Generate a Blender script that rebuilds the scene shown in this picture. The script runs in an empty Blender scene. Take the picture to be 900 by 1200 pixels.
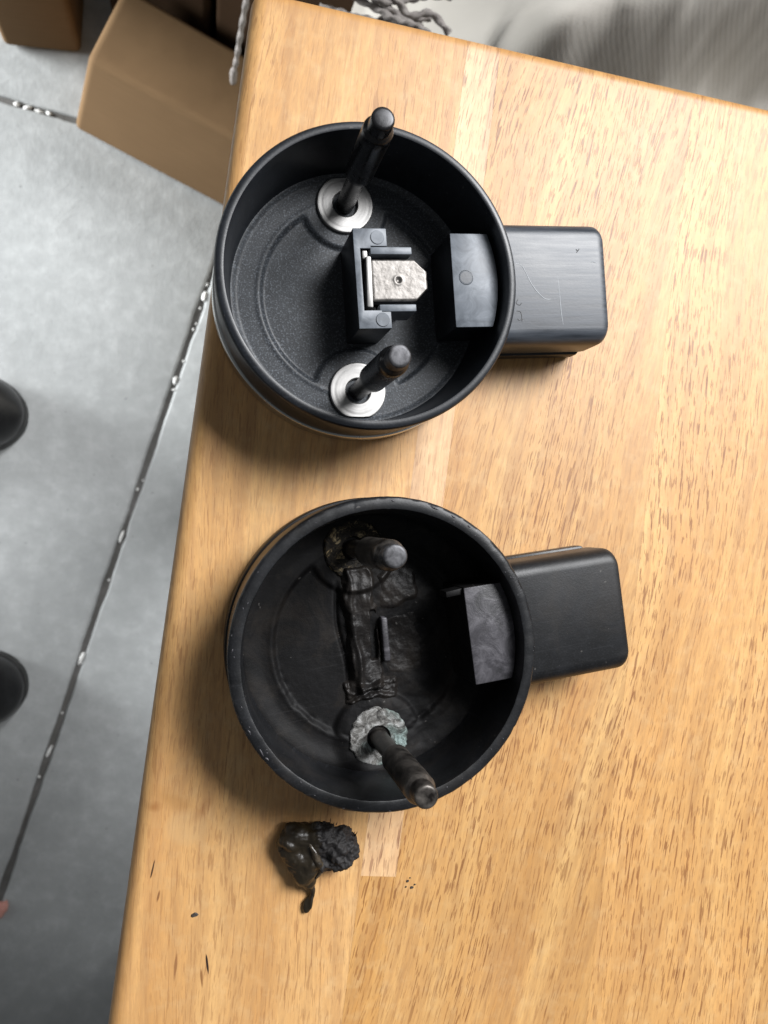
import bpy, bmesh, math, random
from mathutils import Vector, Matrix, noise
random.seed(7)
R = math.radians
S = 0.001            # the scene is laid out in millimetres
T = 0.700            # table top above the floor (m)
scene = bpy.context.scene
C = scene.collection

# ------------------------------------------------------------------ camera
cam_d = bpy.data.cameras.new('camera'); cam = bpy.data.objects.new('camera', cam_d); C.objects.link(cam)
cam.matrix_world = Matrix(((0.97384308, -0.00112101, -0.22721884, 0.0),
                           (-0.00112101, 0.99995196, -0.00973795, 0.0),
                           (0.22721884, 0.00973795, 0.97379504, T + 0.172),
                           (0, 0, 0, 1)))
cam_d.sensor_fit = 'VERTICAL'; cam_d.sensor_height = 36.0; cam_d.lens = 27.0
cam_d.clip_start = 0.01; cam_d.clip_end = 60
cam_d.dof.use_dof = True; cam_d.dof.focus_distance = 0.162; cam_d.dof.aperture_fstop = 34
scene.camera = cam

# ------------------------------------------------------------------ light
world = bpy.data.worlds.new('World'); scene.world = world; world.use_nodes = True
bg = world.node_tree.nodes['Background']
bg.inputs[0].default_value = (0.92, 0.96, 1.0, 1); bg.inputs[1].default_value = 0.14

def area(name, loc, target, sx, sy, power, col, spread=180):
    d = bpy.data.lights.new(name, 'AREA'); d.shape = 'RECTANGLE'; d.size = sx; d.size_y = sy
    d.energy = power; d.color = col; d.spread = R(spread)
    o = bpy.data.objects.new(name, d); C.objects.link(o); o.location = loc
    o.rotation_euler = (Vector(target) - Vector(loc)).to_track_quat('-Z', 'Y').to_euler()
    return o
area('window_light', (1.03, 0.93, T + 1.48), (0.05, 0.0, T), 1.05, 0.9, 9.0, (0.98, 0.985, 1.0), 50)
area('added_floor_light', (-1.25, 0.62, 0.36), (-0.05, 0.42, 0.0), 0.7, 0.45, 7.4, (0.97, 0.99, 1.0), 55)  # added lamp without a seen source, brightens the floor and boxes

scene.view_settings.view_transform = 'Standard'; scene.view_settings.look = 'None'
scene.view_settings.exposure = 0.0; scene.view_settings.gamma = 1.0
scene.view_settings.use_curve_mapping = False

# ------------------------------------------------------------------ helpers
def link(name, me, mat, parent=None, smooth=35):
    o = bpy.data.objects.new(name, me); C.objects.link(o)
    if mat is not None and not me.materials: me.materials.append(mat)
    if smooth:
        for p in me.polygons: p.use_smooth = True
        me.set_sharp_from_angle(angle=R(smooth))
    if parent is not None: o.parent = parent
    return o
def tag(o, label, cat, group=None, kind=None):
    o['label'] = label; o['category'] = cat
    if group: o['group'] = group
    if kind: o['kind'] = kind
    return o
def empty(name, loc=(0, 0, 0), rz=0, s=1):
    o = bpy.data.objects.new(name, None); C.objects.link(o)
    o.location = loc; o.rotation_euler = (0, 0, rz); o.scale = (s, s, s); o.empty_display_size = 0.01
    return o
def pyd(name, v, f):
    me = bpy.data.meshes.new(name); me.from_pydata([Vector(p) * S for p in v], [], f); me.update()
    bm = bmesh.new(); bm.from_mesh(me); bmesh.ops.recalc_face_normals(bm, faces=bm.faces[:]); bm.to_mesh(me); bm.free()
    return me
def n3(x, y, z, f): return noise.noise(Vector((x * f, y * f, z * f)))
def fbm(x, y, z, f, o=4): return noise.fractal(Vector((x * f, y * f, z * f)), 0.8, 2.1, o)

def lathe(prof, seg=128, cx=0, cy=0, fn=None, close_bottom=False, close_top=False):
    v, f = [], []
    for (r, z) in prof:
        for k in range(seg):
            a = 2 * math.pi * k / seg
            p = (cx + r * math.cos(a), cy + r * math.sin(a), z)
            v.append(fn(*p) if fn else p)
    for i in range(len(prof) - 1):
        for k in range(seg):
            k2 = (k + 1) % seg
            f.append((i * seg + k, i * seg + k2, (i + 1) * seg + k2, (i + 1) * seg + k))
    if close_bottom: f.append(tuple(range(seg - 1, -1, -1)))
    if close_top: f.append(tuple(range((len(prof) - 1) * seg, len(prof) * seg)))
    return v, f
def top_only(o, side):  # lit tone on the top faces, dark tone on the sides
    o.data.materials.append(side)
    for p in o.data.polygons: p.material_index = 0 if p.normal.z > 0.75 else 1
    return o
def prism(poly, z0, z1, bevel=0.25, seg=2):
    bm = bmesh.new()
    b = [bm.verts.new((x * S, y * S, z0 * S)) for x, y in poly]; t = [bm.verts.new((x * S, y * S, z1 * S)) for x, y in poly]
    n = len(poly); bm.faces.new(b[::-1]); top = bm.faces.new(t)
    for i in range(n): bm.faces.new((b[i], b[(i + 1) % n], t[(i + 1) % n], t[i]))
    bmesh.ops.recalc_face_normals(bm, faces=bm.faces[:])
    if bevel:
        bmesh.ops.bevel(bm, geom=[e for e in bm.edges if len(e.link_faces) == 2 and e.calc_face_angle(0) > 0.5],
                        offset=bevel * S, segments=seg, profile=0.5, affect='EDGES', clamp_overlap=True)
    me = bpy.data.meshes.new('m'); bm.to_mesh(me); bm.free(); return me
def tube(pts, rad, seg=10, sub=6, twist=0.0):
    P = [Vector(p) for p in pts]; rr = rad if isinstance(rad, (list, tuple)) else [rad] * len(P)
    Q, RR = [], []
    for i in range(len(P) - 1):
        p0, p1, p2, p3 = P[max(i - 1, 0)], P[i], P[i + 1], P[min(i + 2, len(P) - 1)]
        for k in range(sub):
            t = k / sub
            Q.append(0.5 * ((2 * p1) + (p2 - p0) * t + (2 * p0 - 5 * p1 + 4 * p2 - p3) * t * t + (3 * p1 - p0 - 3 * p2 + p3) * t ** 3))
            RR.append(rr[i] * (1 - t) + rr[i + 1] * t)
    Q.append(P[-1]); RR.append(rr[-1])
    v, f = [], []
    up = Vector((0.13, 0.21, 0.97))
    for i, q in enumerate(Q):
        d = (Q[min(i + 1, len(Q) - 1)] - Q[max(i - 1, 0)]).normalized()
        a = d.cross(up); a = a.normalized() if a.length > 1e-4 else Vector((1, 0, 0)); b = d.cross(a)
        for k in range(seg):
            an = 2 * math.pi * k / seg
            v.append(q + (a * math.cos(an) + b * math.sin(an)) * RR[i] * (1 + (0.24 * math.cos(2 * an + i * twist) if twist else 0)))
    for i in range(len(Q) - 1):
        for k in range(seg):
            f.append((i * seg + k, i * seg + (k + 1) % seg, (i + 1) * seg + (k + 1) % seg, (i + 1) * seg + k))
    f.append(tuple(range(seg))); f.append(tuple(range((len(Q) - 1) * seg, len(Q) * seg)))
    return v, f
def sst(a, b, x):
    t = min(1, max(0, (x - a) / (b - a))); return t * t * (3 - 2 * t)

# ------------------------------------------------------------------ materials
class NT:
    def __init__(s, name):
        s.m = bpy.data.materials.new(name); s.m.use_nodes = True; s.t = s.m.node_tree
        s.b = s.t.nodes['Principled BSDF']
    def n(s, typ, **kw):
        n = s.t.nodes.new(typ)
        for k, v in kw.items(): setattr(n, k, v)
        return n
    def l(s, a, b): s.t.links.new(a, b)
    def val(s, sock, v):
        if hasattr(v, 'is_linked') or isinstance(v, bpy.types.NodeSocket): s.l(v, sock)
        elif isinstance(v, (tuple, list)) and len(v) == 3 and sock.type == 'RGBA': sock.default_value = (*v, 1)
        else: sock.default_value = v
    def co(s): return s.n('ShaderNodeTexCoord').outputs['Object']
    def mp(s, vec, scale=(1, 1, 1), rot=(0, 0, 0), loc=(0, 0, 0)):
        n = s.n('ShaderNodeMapping'); s.l(vec, n.inputs[0]); n.inputs['Scale'].default_value = scale
        n.inputs['Rotation'].default_value = rot; n.inputs['Location'].default_value = loc; return n.outputs[0]
    def noise(s, vec, scale, det=4, rough=0.55, dist=0):
        n = s.n('ShaderNodeTexNoise'); s.l(vec, n.inputs['Vector']); n.inputs['Scale'].default_value = scale
        n.inputs['Detail'].default_value = det; n.inputs['Roughness'].default_value = rough; n.inputs['Distortion'].default_value = dist
        return n.outputs['Fac']
    def ramp(s, fac, stops, interp='LINEAR'):
        n = s.n('ShaderNodeValToRGB'); s.l(fac, n.inputs[0]); cr = n.color_ramp; cr.interpolation = interp
        while len(cr.elements) < len(stops): cr.elements.new(0.5)
        for e, (p, c) in zip(cr.elements, stops):
            e.position = p; e.color = (*c, 1) if isinstance(c, tuple) else (c, c, c, 1)
        return n.outputs[0]
    def mix(s, fac, a, b, blend='MIX'):
        n = s.n('ShaderNodeMix', data_type='RGBA', blend_type=blend)
        s.val(n.inputs[0], fac); s.val(n.inputs[6], a); s.val(n.inputs[7], b); return n.outputs[2]
    def math(s, op, a, b=0.0, c=None):
        n = s.n('ShaderNodeMath', operation=op); s.val(n.inputs[0], a); s.val(n.inputs[1], b)
        if c is not None: s.val(n.inputs[2], c)
        return n.outputs[0]
    def bump(s, h, strength, dist, normal=None):
        n = s.n('ShaderNodeBump'); n.inputs['Strength'].default_value = strength; n.inputs['Distance'].default_value = dist
        s.l(h, n.inputs['Height'])
        if normal is not None: s.l(normal, n.inputs['Normal'])
        return n.outputs[0]
    def set(s, **kw):
        for k, v in kw.items(): s.val(s.b.inputs[k.replace('_', ' ')], v)
        return s.m

def mat_plastic(name, base, light, rough, speck, bump_d, dirt=0.0, spec=0.5):
    t = NT(name); co = t.co()
    fine = t.noise(co, 2600, 3, 0.6); mid = t.noise(co, 160, 4, 0.6); big = t.noise(co, 45, 4, 0.6)
    c = t.mix(t.ramp(mid, [(0.38, 0.0), (0.72, 1.0)]), base, light)
    c = t.mix(t.math('MULTIPLY', t.ramp(fine, [(0.52, 0.0), (0.68, 1.0)]), speck), c, tuple(min(1, x * 3.2 + 0.012) for x in light))
    scr = t.noise(t.mp(co, (60, 1900, 60), (0, 0, R(12))), 1.0, 3, 0.6)
    c = t.mix(t.math('MULTIPLY', t.ramp(scr, [(0.60, 0.0), (0.74, 1.0)]), 0.35), c, tuple(min(1, x * 2.4 + 0.01) for x in light))
    if dirt:
        d = t.noise(co, 90, 6, 0.7, 0.6)
        c = t.mix(t.math('MULTIPLY', t.ramp(d, [(0.5, 0.0), (0.66, 1.0)]), dirt), c, (0.035, 0.028, 0.022))
    r = t.math('ADD', t.math('MULTIPLY', big, 0.28), rough - 0.14)
    dust = t.noise(co, 850, 1, 0.4)
    c = t.mix(t.math('MULTIPLY', t.ramp(dust, [(0.77, 0.0), (0.80, 1.0)]), 0.35), c, (0.16, 0.15, 0.14))
    nrm = t.bump(fine, 0.5, bump_d); nrm = t.bump(mid, 0.25, bump_d * 4, nrm)
    return t.set(Base_Color=c, Roughness=r, Normal=nrm, Specular_IOR_Level=spec)
M_NEW = mat_plastic('black_plastic', (0.0052, 0.0064, 0.0088), (0.0115, 0.0138, 0.0180), 0.40, 0.25, 0.00003, 0.0, 0.45)
M_NEWF = mat_plastic('spark_textured_plastic', (0.018, 0.0205, 0.0240), (0.034, 0.0385, 0.0445), 0.50, 0.8, 0.00007, 0.0, 0.4)
M_OLD = mat_plastic('worn_black_plastic', (0.0045, 0.0048, 0.0055), (0.0105, 0.0112, 0.013), 0.42, 0.16, 0.00004, 0.22, 0.4)
M_OLDF = mat_plastic('greasy_black_plastic', (0.0028, 0.0026, 0.0028), (0.0058, 0.0055, 0.0058), 0.60, 0.08, 0.00006, 0.30, 0.18)
M_GUNK = mat_plastic('burnt_black_residue', (0.0042, 0.0036, 0.0034), (0.0125, 0.0105, 0.0095), 0.46, 0.10, 0.00010, 0.35, 0.28)

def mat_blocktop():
    t = NT('lit_top_plastic'); co = t.co()  # lighter tone for top faces, light from above painted into the colour
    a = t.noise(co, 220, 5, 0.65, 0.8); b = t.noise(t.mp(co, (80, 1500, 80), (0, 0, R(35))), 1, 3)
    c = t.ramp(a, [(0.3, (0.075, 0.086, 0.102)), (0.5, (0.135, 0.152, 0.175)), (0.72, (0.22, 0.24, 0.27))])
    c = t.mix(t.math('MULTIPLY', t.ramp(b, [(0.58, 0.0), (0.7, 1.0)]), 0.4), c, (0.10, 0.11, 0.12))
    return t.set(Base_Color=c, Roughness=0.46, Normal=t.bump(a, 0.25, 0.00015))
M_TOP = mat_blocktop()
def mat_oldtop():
    t = NT('grimy_lit_grey_plastic'); co = t.co()  # grime, plus a lighter tone that paints light onto the block top
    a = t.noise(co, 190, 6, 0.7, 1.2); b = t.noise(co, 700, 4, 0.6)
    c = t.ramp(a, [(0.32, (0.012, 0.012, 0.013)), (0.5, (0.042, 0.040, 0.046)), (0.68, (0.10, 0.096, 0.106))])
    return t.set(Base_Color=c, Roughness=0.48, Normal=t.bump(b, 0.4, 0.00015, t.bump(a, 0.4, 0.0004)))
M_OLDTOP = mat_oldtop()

def mat_metal(name, c0, c1, rough, scale=400, pit=0.0003, metallic=1.0):
    t = NT(name); co = t.co()
    a = t.noise(co, scale, 5, 0.65, 0.4); b = t.noise(co, scale * 4, 3, 0.6)
    c = t.mix(t.ramp(a, [(0.35, 0.0), (0.65, 1.0)]), c0, c1)
    return t.set(Base_Color=c, Metallic=metallic, Roughness=t.math('ADD', t.math('MULTIPLY', a, 0.3), rough - 0.15),
                 Normal=t.bump(b, 0.3, pit * 0.3, t.bump(a, 0.35, pit)))
M_ALU = mat_metal('turned_aluminium', (0.36, 0.353, 0.345), (0.46, 0.452, 0.44), 0.52, 250, 0.00003)
M_TIN = mat_metal('pitted_tin_plate', (0.15, 0.14, 0.13), (0.27, 0.255, 0.24), 0.50, 480, 0.00018)
M_BAND = mat_metal('polished_band', (0.55, 0.55, 0.53), (0.66, 0.66, 0.64), 0.26, 60, 0.00002)
M_STUD = mat_metal('black_oxide_steel', (0.012, 0.012, 0.013), (0.030, 0.030, 0.032), 0.28, 300, 0.00008, 0.55)
M_STUDO = mat_metal('tarnished_steel', (0.012, 0.010, 0.009), (0.15, 0.135, 0.12), 0.40, 260, 0.00015, 0.6)
M_TIP = mat_metal('worn_steel_tip', (0.03, 0.03, 0.032), (0.15, 0.15, 0.158), 0.52, 420, 0.0001, 0.8)

def mat_corrode(name, dark, mid, light, tint, lo):
    t = NT(name); co = t.co()
    a = t.noise(co, 330, 8, 0.75, 1.5); b = t.noise(co, 900, 6, 0.7); d = t.noise(co, 120, 3)
    c = t.ramp(a, [(lo, dark), (lo + 0.13, mid), (lo + 0.27, light)])
    c = t.mix(t.ramp(d, [(0.5, 0.0), (0.62, 0.75)]), c, tint, 'MULTIPLY')
    return t.set(Base_Color=c, Roughness=0.62, Metallic=0.15, Normal=t.bump(a, 0.9, 0.0007, t.bump(b, 0.8, 0.0003)))
M_COR1 = mat_corrode('white_corroded_alloy', (0.012, 0.011, 0.010), (0.15, 0.145, 0.135), (0.42, 0.42, 0.41), (0.62, 0.90, 0.88), 0.36)
M_COR2 = mat_corrode('burnt_brown_alloy', (0.008, 0.007, 0.006), (0.030, 0.024, 0.016), (0.60, 0.48, 0.28), (1, 0.9, 0.75), 0.41)

def mat_wood():
    t = NT('rubberwood'); co = t.co()
    def at(nm): return t.n('ShaderNodeAttribute', attribute_type='OBJECT', attribute_name=nm).outputs['Fac']
    sep = t.n('ShaderNodeSeparateXYZ'); t.l(co, sep.inputs[0]); x, y, z = sep.outputs
    warp = t.noise(t.mp(co, (14, 5, 14)), 1.0, 2)
    xs = t.math('MULTIPLY_ADD', y, at('lean'), x)
    xs = t.math('ADD', xs, t.math('MULTIPLY', t.math('SUBTRACT', warp, 0.5), 0.022))
    xs = t.math('ADD', xs, at('shift'))
    cb = t.n('ShaderNodeCombineXYZ'); t.l(xs, cb.inputs[0]); t.l(y, cb.inputs[1]); t.l(t.math('ADD', z, at('shift')), cb.inputs[2])
    p = cb.outputs[0]
    broad = t.noise(t.mp(p, (110, 5, 20)), 1.0, 5, 0.65)
    mid = t.noise(t.mp(p, (420, 26, 60)), 1.0, 4, 0.6)
    fine = t.noise(t.mp(p, (1900, 260, 300)), 1.0, 4, 0.65)
    pore = t.noise(t.mp(p, (2300, 205, 300)), 1.0, 2, 0.5)
    pore2 = t.noise(t.mp(p, (1550, 115, 160), (0, 0, 0), (3.3, 7.7, 0)), 1.0, 2, 0.5)
    dens = t.noise(t.mp(p, (60, 9, 20), (0, 0, 0), (9, 1, 0)), 1.0, 3)
    mott = t.noise(co, 230, 4, 0.6); blot = t.noise(co, 24, 4, 0.6)
    c = t.ramp(broad, [(0.30, (0.54, 0.270, 0.085)), (0.5, (0.64, 0.352, 0.124)), (0.70, (0.725, 0.442, 0.172))])
    c = t.mix(t.math('MULTIPLY', t.ramp(mid, [(0.36, 1.0), (0.56, 0.0)]), 0.55), c, (0.37, 0.185, 0.072))
    c = t.mix(t.math('MULTIPLY', t.ramp(fine, [(0.40, 1.0), (0.58, 0.0)]), 0.32), c, (0.36, 0.20, 0.09))
    c = t.mix(t.math('MULTIPLY', t.ramp(mott, [(0.5, 0.0), (0.72, 1.0)]), 0.28), c, (0.70, 0.50, 0.26))
    c = t.mix(t.math('MULTIPLY', t.ramp(blot, [(0.42, 1.0), (0.66, 0.0)]), 0.30), c, (0.47, 0.255, 0.08))
    dm = t.ramp(dens, [(0.34, 0.25), (0.58, 1.0)])
    dm = t.math('MULTIPLY', dm, at('pores'))
    k1 = t.math('MULTIPLY', t.ramp(pore, [(0.575, 0.0), (0.615, 1.0)]), dm)
    k2 = t.math('MULTIPLY', t.ramp(pore2, [(0.615, 0.0), (0.645, 1.0)]), dm)
    c = t.mix(t.math('MULTIPLY', k1, 0.66), c, (0.23, 0.085, 0.026))
    c = t.mix(t.math('MULTIPLY', k2, 0.74), c, (0.19, 0.066, 0.018))
    # per-plank tone
    br = t.n('ShaderNodeHueSaturation'); t.l(c, br.inputs['Color']); t.l(at('tone'), br.inputs['Value']); t.l(at('sat'), br.inputs['Saturation'])
    c = br.outputs[0]
    # amber varnish build-up along the rounded edges
    edx = t.math('SUBTRACT', 0.0065, x)
    edy = t.math('SUBTRACT', y, t.math('MULTIPLY_ADD', x, 0.0524, -0.0055))
    ed = t.math('MAXIMUM', t.math('MULTIPLY', edx, 48.0), t.math('MULTIPLY', edy, 190.0))
    edn = t.math('ADD', ed, t.math('MULTIPLY', t.math('SUBTRACT', mott, 0.5), 1.6))
    cl = t.n('ShaderNodeClamp'); t.l(t.math('MULTIPLY', edn, 0.75), cl.inputs[0]); cl.inputs['Max'].default_value = 0.85
    c = t.mix(cl.outputs[0], c, (0.43, 0.205, 0.055))
    # knot and dark resin slits of the edge plank
    def ell(cx, cy, rx, ry, rot, soft):
        v = t.mp(co, (1, 1, 1), (0, 0, 0), (-cx * S, -cy * S, 0)); v = t.mp(v, (1 / (rx * S), 1 / (ry * S), 0), (0, 0, 0))
        if rot:
            v = t.mp(co, (1, 1, 1), (0, 0, 0), (-cx * S, -cy * S, 0)); v = t.mp(v, (1, 1, 0), (0, 0, R(rot))); v = t.mp(v, (1 / (rx * S), 1 / (ry * S), 0))
        ln = t.n('ShaderNodeVectorMath', operation='LENGTH'); t.l(v, ln.inputs[0])
        d = t.math('ADD', ln.outputs['Value'], t.math('MULTIPLY', t.math('SUBTRACT', mott, 0.5), 0.8))
        return t.ramp(d, [(max(0.0, 1 - soft), 1.0), (1.0, 0.0)])
    for (cx, cy, rx, ry, rot, col, k, soft) in MARKS:
        c = t.mix(t.math('MULTIPLY', ell(cx, cy, rx, ry, rot, soft), k), c, col)
    h = t.math('SUBTRACT', t.math('MULTIPLY', fine, 0.25), t.math('ADD', k1, k2))
    n1 = t.bump(h, 0.28, 0.00012)
    m = t.set(Base_Color=c, Roughness=t.math('MULTIPLY_ADD', blot, 0.16, 0.44), Normal=n1, Specular_IOR_Level=0.35)
    t.b.inputs['Coat Weight'].default_value = 0.35; t.b.inputs['Coat Roughness'].default_value = 0.42
    return m

def mat_concrete(name, c0, c1):
    t = NT(name); co = t.co()
    a = t.noise(co, 11, 8, 0.72, 0.3); b = t.noise(co, 55, 5, 0.65); d = t.noise(co, 600, 3, 0.6)
    c = t.mix(t.ramp(a, [(0.32, 0.0), (0.68, 1.0)]), c0, c1)
    c = t.mix(t.math('MULTIPLY', t.ramp(b, [(0.40, 1.0), (0.60, 0.0)]), 0.32), c, tuple(x * 0.72 for x in c0))
    c = t.mix(t.math('MULTIPLY', t.ramp(b, [(0.56, 0.0), (0.74, 1.0)]), 0.30), c, tuple(min(1, x * 1.25) for x in c1))
    pits = t.noise(co, 150, 2, 0.5)
    c = t.mix(t.math('MULTIPLY', t.ramp(pits, [(0.72, 0.0), (0.77, 1.0)]), 0.6), c, (0.10, 0.10, 0.10))
    return t.set(Base_Color=c, Roughness=0.62, Normal=t.bump(d, 0.25, 0.0006, t.bump(b, 0.25, 0.003)))
M_CON = mat_concrete('trowelled_concrete', (0.36, 0.375, 0.375), (0.43, 0.445, 0.445))
M_GAP = mat_concrete('joint_dirt', (0.08, 0.077, 0.07), (0.16, 0.155, 0.15))
def mat_card(name, c0, c1):
    t = NT(name); co = t.co()
    a = t.noise(co, 20, 4); f = t.noise(t.mp(co, (30, 30, 900)), 1, 3, 0.6); g = t.noise(co, 900, 2)
    c = t.mix(a, c0, c1); c = t.mix(t.math('MULTIPLY', t.ramp(f, [(0.4, 1.0), (0.6, 0.0)]), 0.22), c, tuple(x * 0.75 for x in c0))
    return t.set(Base_Color=c, Roughness=0.85, Specular_IOR_Level=0.08, Normal=t.bump(f, 0.15, 0.0008, t.bump(g, 0.2, 0.0003)))
M_CARD = mat_card('corrugated_cardboard', (0.145, 0.090, 0.046), (0.18, 0.114, 0.060))
M_CARDSHADE = mat_card('shaded_cardboard', (0.035, 0.020, 0.011), (0.05, 0.029, 0.016))  # dark copy of the cardboard, shade painted into its colour
def mat_simple(name, c0, c1, rough, scale, bump_d, **kw):
    t = NT(name); co = t.co(); a = t.noise(co, scale, 5, 0.6)
    t.set(Base_Color=t.mix(t.ramp(a, [(0.35, 0.0), (0.65, 1.0)]), c0, c1), Roughness=rough, Normal=t.bump(a, 0.4, bump_d), **kw); return t.m
M_SHOE = mat_simple('black_leather', (0.003, 0.003, 0.0035), (0.006, 0.006, 0.0065), 0.30, 300, 0.0006)
M_SOLE = mat_simple('black_rubber', (0.008, 0.008, 0.008), (0.014, 0.014, 0.013), 0.6, 300, 0.0006)
M_ROPE = mat_simple('cotton_cord', (0.21, 0.19, 0.178), (0.31, 0.285, 0.265), 0.85, 500, 0.002)
M_FOAM = mat_simple('white_foam', (0.66, 0.66, 0.64), (0.82, 0.82, 0.80), 0.7, 500, 0.001)
M_PINK = mat_simple('pink_plastic', (0.62, 0.28, 0.23), (0.70, 0.36, 0.30), 0.6, 300, 0.0005)
M_DARKBIT = mat_simple('dark_flake', (0.03, 0.025, 0.022), (0.07, 0.06, 0.05), 0.6, 900, 0.0003)
def mat_cloth():
    t = NT('cream_corduroy_canvas'); co = t.co()
    w = t.n('ShaderNodeTexWave', wave_type='BANDS', bands_direction='DIAGONAL'); t.l(t.mp(co, (1, 1, 1), (0, 0, R(70))), w.inputs[0]); w.inputs['Scale'].default_value = 150
    w.inputs['Distortion'].default_value = 0.6; w.inputs['Detail'].default_value = 2
    a = t.noise(co, 14, 4); f = t.noise(co, 1200, 2)
    c = t.mix(a, (0.40, 0.375, 0.335), (0.50, 0.475, 0.43)); c = t.mix(t.math('MULTIPLY', w.outputs['Fac'], 0.05), c, (0.38, 0.36, 0.33))
    return t.set(Base_Color=c, Roughness=0.9, Normal=t.bump(w.outputs['Fac'], 0.10, 0.0005, t.bump(f, 0.3, 0.0004)))
M_CLOTH = mat_cloth()

# ------------------------------------------------------------------ floor: three slabs with tooled joints
def quad_sheet(name, x0, x1, y0, y1, z):
    return pyd(name, [(x0, y0, z), (x1, y0, z), (x1, y1, z), (x0, y1, z)], [(0, 1, 2, 3)])
floor = link('floor', quad_sheet('floor', -3000, 3000, -3000, 3000, -3.2), M_GAP, None, 0); floor['kind'] = 'structure'
J0 = Vector((5.2, 269.1)); JD = (J0 - Vector((-206.9, -390.9))).normalized()
K0 = Vector((-142.6, 429.8)); KD = (Vector((-142.6, 429.8)) - Vector((-209.8, 442.5))).normalized()
def isect(p, d, q, e):
    den = d.x * e.y - d.y * e.x; t_ = ((q.x - p.x) * e.y - (q.y - p.y) * e.x) / den; return p + d * t_
JN = Vector((JD.y, -JD.x)); KN = Vector((-KD.y, KD.x)); hg = 3.0
Jl, Jr = J0 - JN * hg, J0 + JN * hg; Kb, Kt = K0 - KN * hg, K0 + KN * hg
xl = isect(Jl, JD, Kb, KD); xr = isect(Jr, JD, Kb, KD)
far = 2600
slabs = [
    [xl, Kb - KD * far, Kb - KD * far - JD * far, xl - JD * far],
    [xr, xr - JD * far, xr - JD * far + KD * far, xr + KD * far],
    [Kt - KD * far, Kt + KD * far, Kt + KD * far + KN * far, Kt - KD * far + KN * far]]
def jag(poly):
    out = []
    for i in range(len(poly)):
        a, b = poly[i], poly[(i + 1) % len(poly)]; L = (b - a).length; d = (b - a) / L; n = Vector((d.y, -d.x)); out.append(a)
        t = 9.0
        while t < L - 9:
            q = a + d * t
            if abs(q.x) < 330 and abs(q.y) < 560: out.append(q + n * (1.3 * fbm(q.x, q.y, i, 0.02, 3) + 0.5 * n3(q.x, q.y, 5, 0.11)))
            t += 7.0
    return out
def slab_mesh(poly):
    poly = jag(poly); bm = bmesh.new(); N_ = len(poly)
    ct = sum((Vector((p.x, p.y)) for p in poly), Vector((0, 0))) / N_
    b = [bm.verts.new((p.x * S, p.y * S, -0.013)) for p in poly]; t = [bm.verts.new((p.x * S, p.y * S, 0)) for p in poly]
    bm.faces.new(t); bm.faces.new(b[::-1])
    for i in range(N_): bm.faces.new((b[i], b[(i + 1) % N_], t[(i + 1) % N_], t[i]))
    bmesh.ops.recalc_face_normals(bm, faces=bm.faces[:])
    bmesh.ops.bevel(bm, geom=[e for e in bm.edges if e.verts[0].co.z > -0.001 and e.verts[1].co.z > -0.001], offset=0.0030, segments=4, profile=0.5, affect='EDGES')
    me = bpy.data.meshes.new('concrete_slab'); bm.to_mesh(me); bm.free(); return me
for p in slabs: link('concrete_slab', slab_mesh(p), M_CON, floor, 60)

# ------------------------------------------------------------------ table
TA = R(-7.654)
table = empty('wooden_table', (0.0105, 0.1195, T), TA)
tag(table, 'pale rubberwood table top of glued staves carrying the two black housings', 'table')
ux, uy = Vector((math.cos(TA), math.sin(TA))), Vector((-math.sin(TA), math.cos(TA)))
def tl(x, y):                       # world mm -> table mm
    d = Vector((x - 10.5, y - 119.5)); return d.dot(ux), d.dot(uy)
kx, ky = tl(-6, -60); 
MARKS = []
for (wx, wy, rx, ry, rot, col, k, soft) in [
    (-6.5, -60.5, 7.0, 2.6, 20, (0.40, 0.20, 0.06), 0.5, 0.8), (-10.5, -61.5, 2.0, 1.4, 0, (0.30, 0.12, 0.03), 0.65, 0.8),
    (-3.5, -66.5, 5.2, 4.2, 0, (0.56, 0.35, 0.16), 0.5, 0.35), (-0.5, -63.0, 1.6, 4.5, 35, (0.34, 0.15, 0.05), 0.45, 0.8),
    (-10.8, -74.8, 0.22, 2.2, 5, (0.05, 0.022, 0.01), 0.95, 0.3), (-9.6, -80.6, 0.3, 1.5, 5, (0.16, 0.06, 0.02), 0.8, 0.5),
    (0.6, -96.3, 0.27, 2.3, -14, (0.025, 0.012, 0.008), 1.0, 0.25), (-0.6, -99.0, 0.3, 2.4, -12, (0.18, 0.07, 0.02), 0.8, 0.5),
    (-6.0, -96.0, 0.35, 3.4, -3, (0.20, 0.08, 0.03), 0.7, 0.5)]:
    a, b = tl(wx, wy); MARKS.append((a, b, rx, ry, rot, col, k, soft))
M_WOOD = mat_wood()
TOPSLOPE = 0.0524
TH = 30.0; RO = 3.6
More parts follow.
